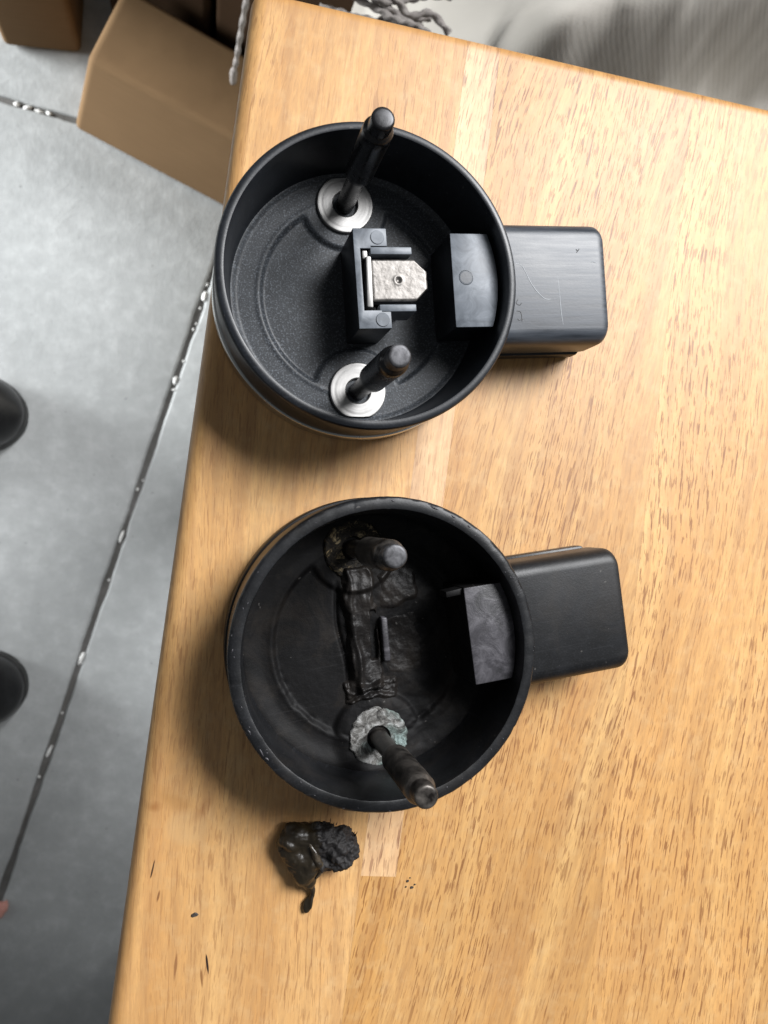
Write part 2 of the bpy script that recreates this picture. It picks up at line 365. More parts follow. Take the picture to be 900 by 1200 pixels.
def plank(x0, x1, y0, y1, is_left=False, is_end=False, **props):
    # y1 None -> follows the end of the table
    bm = bmesh.new(); g = 0.012
    xa, xb = x0 + (0 if is_left else g), x1 - g
    ya = lambda x: y0
    yb = (lambda x: x * TOPSLOPE) if is_end else (lambda x: y1 - g)
    pts = [(xa, ya(xa)), (xb, ya(xb)), (xb, yb(xb)), (xa, yb(xa))]
    b = [bm.verts.new((x * S, y * S, -TH * S)) for x, y in pts]; t = [bm.verts.new((x * S, y * S, 0)) for x, y in pts]
    bm.faces.new(t); bm.faces.new(b[::-1])
    for i in range(4): bm.faces.new((b[i], b[(i + 1) % 4], t[(i + 1) % 4], t[i]))
    bmesh.ops.recalc_face_normals(bm, faces=bm.faces[:])
    sel = []
    for e in bm.edges:
        m = (e.verts[0].co + e.verts[1].co) / 2 / S; hz = abs(e.verts[0].co.z - e.verts[1].co.z) < 1e-6
        if is_left and hz and abs(m.x - xa) < 1e-3: sel.append(e)
        elif is_left and is_end and not hz and abs(m.x - xa) < 1e-3 and m.y > y0 + 10: sel.append(e)
        elif is_end and hz and m.y > y0 + 10 and abs(e.verts[0].co.x - e.verts[1].co.x) > 1e-6: sel.append(e)
    if sel: bmesh.ops.bevel(bm, geom=sel, offset=RO * S, segments=8, profile=0.5, affect='EDGES')
    me = bpy.data.meshes.new('plank'); bm.to_mesh(me); bm.free()
    o = link('plank', me, M_WOOD, table, 40)
    props.setdefault('pores', 1.0)
    for k, v in props.items(): o[k] = float(v)
    return o
YB = -620.0
plank(0, 50.6, YB, None, True, True, lean=0.06, shift=0.13, tone=1.05, sat=0.97, pores=0.5)
plank(50.6, 58.9, -195.5, None, False, True, lean=-0.02, shift=0.71, tone=1.14, sat=0.84)
plank(50.6, 58.9, YB, -195.5, lean=-0.10, shift=1.31, tone=0.98, sat=1.02)
plank(58.9, 111.5, YB, None, False, True, lean=-0.13, shift=2.17, tone=0.96, sat=1.0)
plank(111.5, 160.0, YB, None, False, True, lean=-0.05, shift=3.43, tone=1.07, sat=1.0)
xx = 160.0
for i, w in enumerate((46, 52, 49, 55, 50)):
    plank(xx, xx + w, YB, None, False, True, lean=random.uniform(-0.12, 0.05), shift=4.1 + i * 0.83, tone=random.uniform(0.94, 1.06), sat=1.0); xx += w
for (lx, ly) in ((48, -48), (xx - 60, -40), (48, YB + 60), (xx - 60, YB + 60)):
    link('leg', prism([(lx - 22, ly - 22), (lx + 22, ly - 22), (lx + 22, ly + 22), (lx - 22, ly + 22)], -700, -TH, 3), M_WOOD, table)
    o = table.children[-1]
    for k, v in dict(pores=1.0, lean=0.0, shift=1.9, tone=1.0, sat=1.0).items(): o[k] = v

# ------------------------------------------------------------------ the two housings
STX, STY = -1.2, 20.8
def rrect(hw, z0, z1, r, n=6):
    pts = []
    for (cx, cz, a0) in ((hw - r, z1 - r, 0), (-hw + r, z1 - r, 90), (-hw + r, z0 + r, 180), (hw - r, z0 + r, 270)):
        for k in range(n + 1):
            a = R(a0 + 90 * k / n); pts.append((cx + r * math.cos(a), cz + r * math.sin(a)))
    return pts
def connector_mesh(hw, z0, z1, x0, x1, r, er):
    secs = [(x0, 0), (x1 - er, 0)] + [(x1 - er + er * math.sin(R(a)), er * (1 - math.cos(R(a)))) for a in (15, 30, 45, 60, 75, 88)]
    v, f = [], []; loops = []
    for (x, ins) in secs: loops.append([(x, y, z) for y, z in rrect(hw - ins, z0 + ins * 0.3, z1 - ins * 0.3, max(0.6, r - ins * 0.35))])
    for (x, ins) in ((x1, er + 1.2), (x1 - 14, er + 1.4)): loops.append([(x, y, z) for y, z in rrect(hw - ins, z0 + 2.2, z1 - 2.2, 1.6)])
    n = len(loops[0])
    for l in loops: v += l
    for i in range(len(loops) - 1):
        for k in range(n): f.append((i * n + k, i * n + (k + 1) % n, (i + 1) * n + (k + 1) % n, (i + 1) * n + k))
    f.append(tuple(range(n))); f.append(tuple(range((len(loops) - 1) * n, len(loops) * n)))
    return v, f
def floor_field(old):
    def h(x, y):
        r = math.hypot(x, y); z = 3.5
        rec = 1 - sst(20.4, 21.6, r)
        for s in (1, -1):
            rec *= sst(9.0, 10.2, math.hypot(x - STX, y - s * STY))
        z -= 0.9 * rec
        z += 0.12 * math.exp(-((r - 21.9) / 0.5) ** 2) * (1 if x < 0 else 0.3)
        if not old:
            z += 0.7 * sst(26.2, 27.8, r)
        else:
            z += 0.05 * fbm(x, y, 1.3, 0.25) + 0.015 * fbm(x, y, 7.1, 1.4)
            z += 0.9 * sst(23.5, 27.8, r)
            z -= 0.8 * math.exp(-((x + 6.2 + 0.5 * math.sin(y * 0.3)) / 0.45) ** 2) * sst(-11, -8, y) * (1 - sst(12, 15, y))
            # soft swollen skin over the centre and the boss
            z += 0.9 * math.exp(-(((x - 4) / 9) ** 2 + ((y - 10) / 5) ** 2)) + 0.25 * fbm(x, y, 3, 0.2) * sst(-9, -3, x)
            d = math.hypot(x - STX, y + STY); z += 0.8 * (1 - sst(7.0, 10.5, d))
            z += 0.4 * fbm(x, y, 5, 0.7) * math.exp(-((r - 21.0) / 0.8) ** 2) * (1 - sst(-8, 2, y))
        return z
    return h
def disc_mesh(h, rmax, nr, na):
    v, f = [(0, 0, h(0, 0))], []
    for i in range(1, nr + 1):
        r = rmax * i / nr
        for k in range(na):
            a = 2 * math.pi * k / na; x, y = r * math.cos(a), r * math.sin(a); v.append((x, y, h(x, y)))
    for k in range(na): f.append((0, 1 + k, 1 + (k + 1) % na))
    for i in range(nr - 1):
        for k in range(na):
            a = 1 + i * na + k; b = 1 + i * na + (k + 1) % na; f.append((a, b, b + na, a + na))
    return v, f
def stud(parent, s, mat, tipmat, wob=0.0, z0=2.6):
    prof = [(2.0, z0), (1.95, 18.9), (2.1, 19.3), (2.75, 19.7), (2.9, 20.2)] + [(2.88 + wob * n3(i, s, 0, 0.9) * 0.5, 20.2 + i * 1.7) for i in range(1, 10)] + [(2.86, 37.6), (2.7, 38.0), (2.35, 38.35), (2.2, 38.6)]
    fn = (lambda x, y, z: (x + wob * 0.3 * n3(x, y, z, 0.7), y + wob * 0.3 * n3(y, z, x, 0.7), z)) if wob else None
    v, f = lathe(prof, 40, STX, s * STY, fn, True, True); o = link('stud', pyd('stud', v, f), mat, parent, 30)
    v, f = lathe([(2.2, 38.4), (2.16, 41.45), (2.08, 41.75), (1.88, 41.92), (1.5, 41.98), (0.5, 42.0)], 36, STX, s * STY, fn, True, True)
    link('stud_tip', pyd('stud_tip', v, f), tipmat, o, 40)
    return o

def housing(name, loc, rz, sc, old):
    H = empty(name, loc, rz, sc)
    shell_m, floor_m = (M_OLD, M_OLDF) if old else (M_NEW, M_NEWF)
    rw = 2.6 if old else 1.95
    def wear(x, y, z):
        if not old: return (x, y, z)
        k = sst(17, 20, z); r = math.hypot(x, y); d = k * (0.07 * fbm(x, y, z, 0.2) + 0.03 * fbm(x, y, z, 1.1) - 0.35 * max(0, fbm(x, y, 9.0, 0.7) - 0.45))
        u = (r + d) / r; return (x * u, y * u, z + k * 0.06 * fbm(x, y, 4.0, 0.5))
    prof = [(29.0, 0.8), (30.5, 0.8), (30.7, 1.4), (30.75, 5.2), (31.05, 5.5), (31.4, 19.4), (31.32, 19.9), (31.05, 20.3), (30.6, 20.5), (31.4 - rw + 0.35, 20.5), (31.4 - rw + 0.1, 20.40), (31.4 - rw, 20.05),
            (31.4 - rw - 0.35, 17), (31.4 - rw - 0.7, 14), (28.3, 9), (28.05, 6), (27.85, 5.0), (27.7, 4.0 if not old else 4.6), (27.4, 3.0), (27.3, 2.2)]
    v, f = lathe(prof, 288, 0, 0, wear)
    link('cup_wall', pyd('cup_wall', v, f), shell_m, H, 32)
    v, f = lathe([(28.5, 0.0), (31.3, 0.0), (31.6, 0.3), (31.6, 5.0), (31.4, 5.3), (30.77, 5.35)], 160)
    link('base_ring', pyd('base_ring', v, f), M_BAND if not old else M_OLD, H, 40)
    v, f = lathe([(0.5, 0.4), (28.6, 0.4)], 64, close_bottom=True); link('base_plate', pyd('base_plate', v, f), shell_m, H, 40)
    v, f = disc_mesh(floor_field(old), 27.9, 110, 300)
    link('cup_floor', pyd('cup_floor', v, f), floor_m, H, 60)
    # plug connector on the side
    v, f = connector_mesh(13.5, 2.6, 15.6, 29.6, 55.2, 3.3, 2.3)
    cn = link('connector', pyd('connector', v, f), shell_m if old else M_CONN, H, 30)
    link('skirt', prism([(29.8, -13.9), (52.5, -13.9), (53.6, -12.6), (53.6, 12.6), (52.5, 13.9), (29.8, 13.9)], 0.9, 4.3, 0.4), shell_m, cn)
    return H

def mat_conn():
    t = NT('scuffed_black_plastic'); co = t.co()
    a = t.noise(t.mp(co, (70, 900, 200)), 1, 5, 0.65); b = t.noise(co, 120, 4, 0.6); g = t.noise(co, 2200, 2)
    c = t.mix(t.ramp(a, [(0.35, 0.0), (0.7, 1.0)]), (0.024, 0.0285, 0.036), (0.068, 0.078, 0.094))
    c = t.mix(t.math('MULTIPLY', t.ramp(b, [(0.5, 0.0), (0.7, 1.0)]), 0.4), c, (0.06, 0.065, 0.072))
    return t.set(Base_Color=c, Roughness=t.math('MULTIPLY_ADD', a, 0.25, 0.27), Normal=t.bump(g, 0.25, 0.00003, t.bump(a, 0.2, 0.00008)))
M_CONN = mat_conn()
M_SCR = mat_simple('scratch_white', (0.30, 0.32, 0.34), (0.38, 0.40, 0.42), 0.5, 900, 0.0001)

def arcblock(hy, x0, rr, n=10):
    p = [(x0, -hy)]
    for k in range(n + 1):
        y = -hy + 2 * hy * k / n; p.append((math.sqrt(rr * rr - y * y), y))
    p.append((x0, hy)); return p
def disc_poly(cx, cy, r, n=24): return [(cx + r * math.cos(2 * math.pi * k / n), cy + r * math.sin(2 * math.pi * k / n)) for k in range(n)]

# --- the clean one
A = housing('sensor_housing', (0.033, 0.0495, T), R(4), 1.0, False)
tag(A, 'clean black plastic cup housing with bright washers and a metal terminal inside', 'sensor housing')
for s in (1, -1):
    prof = [(2.75, 2.8), (2.75, 4.2), (3.0, 4.42)]
    for i in range(1, 12): prof.append((3.0 + i * 0.27, 4.42 - (0.012 if i % 3 == 0 else 0.0) - 0.04 * (i > 7)))
    prof += [(6.15, 4.36), (6.35, 4.15), (6.35, 3.0)]
    def clip(x, y, z, s=s):
        r = math.hypot(x, y); return (x, y, z) if r < 26.6 else (x * 26.6 / r, y * 26.6 / r, z)
    v, f = lathe(prof, 72, STX, s * STY, clip); link('washer', pyd('washer', v, f), M_ALU, A, 30)
    stud(A, s, M_STUD, M_STUD if s == 1 else M_TIP)
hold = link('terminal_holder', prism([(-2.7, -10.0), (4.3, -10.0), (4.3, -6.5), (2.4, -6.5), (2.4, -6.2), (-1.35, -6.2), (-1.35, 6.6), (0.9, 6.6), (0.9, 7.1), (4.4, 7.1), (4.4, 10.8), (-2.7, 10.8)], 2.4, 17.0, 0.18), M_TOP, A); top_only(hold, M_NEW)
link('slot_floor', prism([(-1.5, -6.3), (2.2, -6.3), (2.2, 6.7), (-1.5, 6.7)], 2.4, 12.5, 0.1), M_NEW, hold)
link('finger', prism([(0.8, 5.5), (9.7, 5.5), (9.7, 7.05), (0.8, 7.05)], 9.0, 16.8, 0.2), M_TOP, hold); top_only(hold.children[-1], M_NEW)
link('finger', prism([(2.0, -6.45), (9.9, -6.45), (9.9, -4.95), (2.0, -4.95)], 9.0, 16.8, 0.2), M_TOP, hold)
link('rib', prism([(1.0, -4.4), (9.5, -4.4), (9.5, 4.9), (1.0, 4.9)], 2.4, 14.6, 0.2), M_NEW, hold)
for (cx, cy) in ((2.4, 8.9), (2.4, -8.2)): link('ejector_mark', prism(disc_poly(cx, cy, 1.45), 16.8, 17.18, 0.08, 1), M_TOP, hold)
# pitted tin blade
def blade():
    bm = bmesh.new()
    poly = [(0.9, -4.05), (10.3, -4.05), (12.9, -1.5), (12.9, 2.1), (10.3, 4.65), (0.9, 4.65)]
    nx, ny = 60, 44; v, f, idx = [], [], {}
    def inside(x, y):
        if x <= 10.3: return True
        lim = (12.9 - x) / 2.6 * 2.55; return -1.5 - lim <= y <= 2.1 + lim
    for i in range(nx + 1):
        for j in range(ny + 1):
            x = 0.9 + 12.0 * i / nx; lo, hi = -4.05, 4.65
            if x > 10.3: k = (x - 10.3) / 2.6; lo, hi = -4.05 + 2.55 * k, 4.65 - 2.55 * k
            y = lo + (hi - lo) * j / ny; e = min(x - 0.8, 12.95 - x, y - lo + 0.05, hi - y + 0.05)
            z = 16.1 + 0.03 * fbm(x, y, 0, 0.9, 2) + 0.012 * fbm(x, y, 5, 2.6, 2) - 0.25 * (1 - sst(0, 0.4, e))
            d = math.hypot(x - 6.6, y - 0.3); z += -0.35 * math.exp(-(d / 0.45) ** 2) + 0.12 * math.exp(-((d - 0.85) / 0.25) ** 2)
            v.append((x, y, z))
    W = ny + 1
    for i in range(nx):
        for j in range(ny): f.append((i * W + j, (i + 1) * W + j, (i + 1) * W + j + 1, i * W + j + 1))
    base = len(v)
    loop = [i * W for i in range(nx + 1)] + [nx * W + j for j in range(1, W)] + [i * W + ny for i in range(nx - 1, -1, -1)] + [j for j in range(ny - 1, 0, -1)]
    for q in loop: v.append((v[q][0], v[q][1], 15.1))
    n = len(loop)
    for k in range(n): f.append((loop[k], loop[(k + 1) % n], base + (k + 1) % n, base + k))
    f.append(tuple(range(base, base + n)))
    return v, f
v, f = blade(); link('terminal_blade', pyd('terminal_blade', v, f), M_TIN, A, 50)
tb = link('terminal_tab', prism([(-0.75, -5.55), (0.55, -5.75), (0.75, 4.9), (-0.35, 5.0)], 9.0, 17.3, 0.28), M_ALU, A)
link('terminal_barb', prism([(-0.95, 4.6), (0.15, 4.5), (0.15, 6.3), (-0.95, 6.3)], 9.0, 16.7, 0.25), M_ALU, tb)
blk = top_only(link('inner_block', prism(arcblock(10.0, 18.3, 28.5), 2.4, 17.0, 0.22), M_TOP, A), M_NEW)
v, f = lathe([(1.62, 16.9), (1.62, 17.02), (1.5, 17.05), (1.38, 16.96), (1.3, 17.04), (0.3, 17.05)], 28, 21.3, 0.6, None, False, True)
link('ejector_mark', pyd('ejector_mark', v, f), M_CONN, blk)
con = [c for c in A.children if c.name.startswith('connector')][0]
for pts, rad in (([(33.0, 4.2, 15.56), (35.0, 3.4, 15.56), (37.0, -0.6, 15.56), (39.4, -3.4, 15.56), (41.5, -3.8, 15.56)], [0.05, 0.1, 0.12, 0.12, 0.04]),
                 ([(43.2, 2.5, 15.56), (43.4, -2, 15.56), (43.5, -6.5, 15.56), (43.8, -9.4, 15.56)], [0.03, 0.08, 0.11, 0.05]),
                 ([(53.0, 4.2, 15.5), (52.2, 4.6, 15.6), (51.4, 4.4, 15.56)], [0.1, 0.1, 0.05])):
    v, f = tube(pts, rad, 6); link('scratch', pyd('scratch', v, f), M_SCR, con)
for pts in ([(33.0, -6.3, 15.6), (33.9, -6.6, 15.6), (34.1, -8.6, 15.6)], [(33.1, -8.0, 15.6), (33.4, -8.3, 15.6), (34.3, -8.1, 15.6)], [(33.4, -3.8, 15.6), (33.0, -4.6, 15.6), (33.7, -5.0, 15.6), (34.2, -4.6, 15.6)], [(48.2, 6.6, 15.6), (48.9, 7.4, 15.6)], [(48.1, 7.3, 15.6), (48.6, 6.9, 15.6)]):
    v, f = tube(pts, 0.09, 6); link('moulded_mark', pyd('moulded_mark', v, f), M_OLD, con)

# --- the burnt one
B = housing('sensor_housing', (0.0362, -0.0273, T), R(7.5), 1.02, True)
tag(B, 'grimy burnt black cup housing with corroded washers and no terminal inside', 'sensor housing')
for s, mt in ((1, M_COR2), (-1, M_COR1)):
    def cor(x, y, z, s=s):
        r = math.hypot(x, y); k = 26.8 / r if r > 26.8 else 1
        d = math.hypot(x - STX, y - s * STY); w = sst(2.8, 3.6, d)
        u = 1 + 0.05 * fbm(x, y, 0, 0.8) * w
        return (STX + (x * k - STX) * u, s * STY + (y * k - s * STY) * u, z + w * (0.22 * fbm(x, y, 2, 0.7) + 0.05 * fbm(x, y, 6, 2)))
    up = 0.6 if s == -1 else 0.0
    prof = [(2.6, 2.8), (2.6, 4.0 + up)] + [(2.7 + i * 0.18, 4.35 + up) for i in range(20)] + [(6.4, 4.1 + up), (6.7, 3.0)]
    v, f = lathe(prof, 120, STX, s * STY, cor); o = link('washer', pyd('washer', v, f), mt, B, 60)
    o['label'] = 'white and teal corroded washer' if s == -1 else 'burnt brown washer crusted with residue'
    stud(B, s, M_STUDO, M_TIP if s == 1 else M_STUDO, 0.10)
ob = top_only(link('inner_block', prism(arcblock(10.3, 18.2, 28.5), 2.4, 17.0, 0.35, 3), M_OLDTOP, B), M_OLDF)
link('arm', prism([(14.6, 8.6), (18.4, 8.8), (18.4, 10.2), (14.6, 9.9)], 11.5, 16.2, 0.3), M_OLDF, ob)
FH = floor_field(True)
def box_mask(x, y, x0, x1, y0, y1, soft, jit, seed):
    x, y = x + jit * n3(x, y, seed, 0.30) + 0.25 * n3(x, y, seed, 1.0), y + jit * n3(y, x, seed + 4, 0.30)
    return sst(0, soft, x - x0) * sst(0, soft, x1 - x) * sst(0, soft, y - y0) * sst(0, soft, y1 - y)
def residue(x, y):
    b = 0.0
    m = box_mask(x, y, -5.4, 2.6, -11.5, 17.5, 1.6, 1.1, 2.0)
    b += m * (1.7 + 0.5 * n3(x, y, 1, 0.3) + 0.12 * n3(x, y * 0.5, 6, 0.9))
    b += 0.6 * m * math.exp(-((x + 3.4 + 0.7 * n3(0, y, 2, 0.3)) / 0.7) ** 2)
    b -= 2.5 * (1 - sst(0.35, 0.9, abs(x - 0.8 - 0.06 * y + 0.3 * n3(0, y, 7, 0.4)))) * (1 - sst(4.6, 5.8, abs(y - 1.4)))
    b += box_mask(x, y, -7.4, 5.4, -13.2, -8.0, 1.5, 1.3, 9.0) * (1.1 + 0.5 * abs(fbm(x, y * 1.6, 3, 0.45, 2)))
    b += box_mask(x, y, 2.2, 13.6, 6.0, 16.6, 2.8, 2.2, 5.0) * (0.7 + 0.25 * n3(x, y, 8, 0.3))
    b += box_mask(x, y, 2.0, 12.5, -9.0, 5.6, 2.0, 1.6, 14.0) * (0.36 + 0.1 * n3(x, y, 4, 0.4))
    return b
v, f = [], []; nx, ny = 150, 210; W = ny + 1
for i in range(nx + 1):
    for j in range(ny + 1):
        x = -9 + 25 * i / nx; y = -15.5 + 35 * j / ny
        v.append((x, y, FH(x, y) - 0.3 + residue(x, y)))
for i in range(nx):
    for j in range(ny): f.append((i * W + j, (i + 1) * W + j, (i + 1) * W + j + 1, i * W + j + 1))
link('melted_residue', pyd('melted_residue', v, f), M_GUNK, B, 80)
link('broken_tab', prism([(2.2, -4.6), (3.7, -4.8), (4.1, 4.8), (2.7, 5.2)], 2.6, 4.9, 0.4, 3), M_OLDTOP, B)
# nicks on the rim: small bright chips
CH = [(random.uniform(0, 360), random.uniform(0.15, 0.5)) for _ in range(34)]
for (a, l) in CH + list(((62, 2.2), (55, 1.2), (48, 0.9), (198, 1.0), (206, 1.6), (210, 0.8), (168, 0.7), (80, 0.8))):
    ro = 30.5 if l > 0.55 else random.uniform(29.2, 31.1)
    pts = [((ro + 0.12 * math.sin(k * 1.3 + a)) * math.cos(R(a + k * l)), (ro + 0.12 * math.sin(k * 1.3 + a)) * math.sin(R(a + k * l)), 20.42 + 0.06 * math.sin(k * 1.7)) for k in range(4)]
    v, f = tube(pts, [0.04, 0.2 if l > 0.55 else 0.11, 0.1, 0.04], 6, 3); link('rim_chip', pyd('rim_chip', v, f), M_OLDTOP, B, 60)

# ------------------------------------------------------------------ lump of burnt rubber
def remeshed(parts, voxel, disp, name):
    bm = bmesh.new()
    for (c, r, rot) in parts:
        m = Matrix.Translation(Vector(c) * S) @ Matrix.Rotation(R(rot), 4, 'Z') @ Matrix.Diagonal((r[0] * S, r[1] * S, r[2] * S, 1))
        bmesh.ops.create_icosphere(bm, subdivisions=3, radius=1, matrix=m)
    me = bpy.data.meshes.new(name); bm.to_mesh(me); bm.free()
    o = bpy.data.objects.new('tmp', me); C.objects.link(o)
    md = o.modifiers.new('r', 'REMESH'); md.mode = 'VOXEL'; md.voxel_size = voxel * S
    dg = bpy.context.evaluated_depsgraph_get(); me2 = bpy.data.meshes.new_from_object(o.evaluated_get(dg)); bpy.data.objects.remove(o)
    me2.name = name
    bq = bmesh.new(); bq.from_mesh(me2)
    for _ in range(9): bmesh.ops.smooth_vert(bq, verts=bq.verts[:], factor=0.5, use_axis_x=True, use_axis_y=True, use_axis_z=True)
    bq.to_mesh(me2); bq.free()
    me2.calc_loop_triangles()
    nr = [v.normal.copy() for v in me2.vertices]
    for v, n in zip(me2.vertices, nr):
        p = v.co / S; v.co = (p + n * disp(p)) * S
        if v.co.z < 0.00005: v.co.z = 0.00005
    return me2
lump_parts = [((-4.2, 2.6, 3.2), (4.6, 3.6, 3.2), 0), ((-5.4, 1.0, 2.8), (3.4, 5.4, 2.9), 10), ((0.6, 2.4, 3.8), (4.4, 3.7, 3.6), 0), ((4.8, 0.0, 3.6), (4.1, 4.8, 3.5), 15),
              ((1.6, -2.2, 2.8), (3.6, 2.9, 2.8), 0), ((-2.4, -3.0, 3.3), (2.9, 4.8, 3.0), -18), ((-3.6, -1.0, 3.2), (3.8, 4.2, 3.0), -25), ((-1.8, -6.6, 2.4), (1.7, 2.4, 1.8), -10), ((-1.2, -8.6, 1.5), (0.8, 2.2, 1.0), 15),
              ((-0.9, -10.6, 1.1), (0.6, 2.0, 0.7), -12), ((-1.9, -13.0, 0.9), (1.15, 2.0, 0.6), -15), ((-1.2, -12.2, 1.4), (0.5, 1.9, 0.7), -6),
              ((-1.4, 0.8, 6.2), (0.55, 2.4, 0.7), 24), ((0.0, -2.2, 5.9), (0.6, 2.4, 0.7), 18)]
def ldisp(p):
    body = sst(-7.0, -4.0, p.y); rough = sst(-0.5, 1.5, p.x + 0.35 * p.y)
    return body * (0.55 * fbm(p.x, p.y, p.z, 0.26, 2) - 0.5 * max(0, 0.25 - abs(n3(p.x, p.y, p.z, 0.33))) + (0.16 + 0.46 * rough) * fbm(p.x, p.y, p.z, 0.6, 3) + 0.08 * rough * fbm(p.x, p.y, p.z, 1.9, 2)) + (1 - body) * 0.10 * fbm(p.x, p.y, p.z, 0.6, 2)
def mat_lump():
    t = NT('charred_rubber'); co = t.co(); sep = t.n('ShaderNodeSeparateXYZ'); t.l(co, sep.inputs[0])
    a = t.noise(co, 500, 5, 0.65); g = t.noise(co, 140, 4, 0.6, 0.8)
    side = t.math('ADD', sep.outputs[0], t.math('MULTIPLY', t.math('SUBTRACT', g, 0.5), 0.012))
    wet = t.ramp(t.math('MULTIPLY_ADD', side, 150.0, 0.55), [(0.45, 1.0), (0.6, 0.0)])
    c = t.mix(wet, t.mix(a, (0.005, 0.004, 0.0042), (0.014, 0.0118, 0.0115)), t.mix(g, (0.006, 0.0045, 0.0035), (0.034, 0.024, 0.011)))
    return t.set(Base_Color=c, Roughness=t.math('MULTIPLY_ADD', wet, -0.30, 0.70), Normal=t.bump(a, 0.4, 0.0002))
lump = link('burnt_rubber_lump', remeshed(lump_parts, 0.22, ldisp, 'burnt_rubber_lump'), mat_lump(), None, 70)
lump.location = (0.0243, -0.0727, T)
tag(lump, 'charred black rubber lump with a dripped tail lying on the wood', 'debris')
M_FILM = mat_simple('tan_film', (0.010, 0.008, 0.006), (0.085, 0.066, 0.045), 0.3, 700, 0.0003)
v, f = tube([(-2.3, 3.2, 5.4), (-1.8, 1.9, 6.0), (-0.9, 0.4, 6.15), (-0.3, -1.4, 5.9), (0.5, -2.9, 5.1), (0.3, -4.6, 4.2), (-0.6, -6.2, 3.4)], [0.2, 0.5, 0.75, 0.85, 0.75, 0.6, 0.3], 10, 8)
link('film_ridge', pyd('film_ridge', v, f), M_FILM, lump, 60)
hv, hf = [], []
for k in range(46):
    a = random.uniform(0, 2 * math.pi); cx, cy = random.choice(((-3.6, 1.8), (4.6, 0.2), (1, 2.2))); rx = 4.3
    x, y, z = cx + rx * math.cos(a), cy + rx * 0.85 * math.sin(a), random.uniform(1.5, 5)
    if y < -3 or (abs(x) < 3 and abs(y) < 2.2): continue
    L_ = random.uniform(0.5, 1.3)
    tv, tf = tube([(x, y, z), (x + L_ * math.cos(a + .4), y + L_ * math.sin(a + .4), z + random.uniform(-.3, .5))], [0.14, 0.03], 5, 2)
    b0 = len(hv); hv += tv; hf += [tuple(i + b0 for i in q) for q in tf]
hr = link('frayed_fibres', pyd('frayed_fibres', hv, hf), M_GUNK, lump); hr['kind'] = 'stuff'

# small flakes on the table
def flake(name, x, y, z, r, h, mat, seed):
    n = 9; v = []
    for zz, k in ((0, 1.0), (h, 0.7)):
        for i in range(n):
            a = 2 * math.pi * i / n; q = r * k * (1 + 0.45 * n3(math.cos(a), math.sin(a), seed, 1.3)); v.append((q * math.cos(a), q * 0.7 * math.sin(a), zz))
    f = [tuple(range(n - 1, -1, -1)), tuple(range(n, 2 * n))] + [(i, (i + 1) % n, n + (i + 1) % n, n + i) for i in range(n)]
    o = link(name, pyd(name, v, f), mat, None, 30); o.location = (x * S, y * S, z * S); return o
tag(flake('metal_flake', -2.1, -85.5, 700.05, 0.75, 0.25, M_DARKBIT, 3.0), 'tiny dark flake lying alone on the wood below left of the lump', 'flake')
for i, (x, y, r) in enumerate(((45.6, -83.3, 0.42), (46.6, -84.9, 0.5), (47.3, -84.3, 0.26), (45.2, -84.6, 0.25), (46.2, -82.6, 0.2))):
    tag(flake('soot_crumb', x, y, 700.03, r, 0.2, M_DARKBIT, 5.0 + i), 'dark soot crumb on the wood beside the charred lump', 'crumb', 'soot crumbs right of the charred lump')

# ------------------------------------------------------------------ cardboard boxes on the floor
def box(name, corners, h, mat, label, top_in=None, thick=3.0):
    cx = sum(c[0] for c in corners) / 4; cy = sum(c[1] for c in corners) / 4
    top = top_in or corners
    bm = bmesh.new()
    b = [bm.verts.new(((x - cx) * S, (y - cy) * S, 0.002)) for x, y in corners]; t = [bm.verts.new(((x - cx) * S, (y - cy) * S, h * S)) for x, y in top]
    bm.faces.new(t); bm.faces.new(b[::-1])
    for i in range(4): bm.faces.new((b[i], b[(i + 1) % 4], t[(i + 1) % 4], t[i]))
    bmesh.ops.recalc_face_normals(bm, faces=bm.faces[:])
    bmesh.ops.bevel(bm, geom=bm.edges[:], offset=0.007, segments=5, profile=0.5, affect='EDGES')
    me = bpy.data.meshes.new('carton'); bm.to_mesh(me); bm.free(); o = link(name, me, mat, None, 50); o.location = (cx * S, cy * S, 0); tag(o, label, 'box')
    return o
fd = Vector((0.912, -0.410)); bn = Vector((0.410, 0.912))
def rect(p, w, d, u=fd, n=bn): p = Vector(p); return [tuple(p), tuple(p + u * w), tuple(p + u * w + n * d), tuple(p + n * d)]
bb = rect((-137, 418), 330, 82); bt = rect((-104, 416), 297, 80)
box('cardboard_box', bb, 140, M_CARD, 'low tan cardboard box lying on the concrete beside the table corner', bt)
box('cardboard_box', [(-206, 496), (-129, 498), (-120, 660), (-200, 656)], 330, M_CARD, 'upright tan cardboard box at the top left corner of the picture')
box('cardboard_box', rect((-96, 520), 108, 130), 330, M_CARDSHADE, 'cardboard box with shade painted in, behind the low tan box, left of two')
box('cardboard_box', rect((8, 472), 150, 130), 300, M_CARDSHADE, 'cardboard box with shade painted in, behind the low tan box, nearest the table')

# knotted cord hanging in front of the box with painted-in shade
cord = empty('hanging_cord', (0.025, 0.404, 0.150)); tag(cord, 'pale cotton cord with a knotted end hanging beside the table corner', 'cord')
v, f = tube([(0.6, 0, 22), (2.2, 0, 50), (4.0, 0, 85), (6.5, 2, 120), (10, 12, 148), (20, 40, 157), (45, 80, 154)], 2.1, 14, 16, 0.7); link('cord', pyd('cord', v, f), M_ROPE, cord)
kv, kf = lathe([(0.6, 2), (2.6, 3), (3.3, 6), (3.0, 10), (3.5, 14), (3.4, 19), (2.8, 23), (1.6, 25)], 16, 0, 0, lambda x, y, z: (x + 0.5 * n3(x, y, z, .4), y + 0.5 * n3(y, z, x, .4), z), True, True)
link('knot', pyd('knot', kv, kf), M_ROPE, cord, 60)

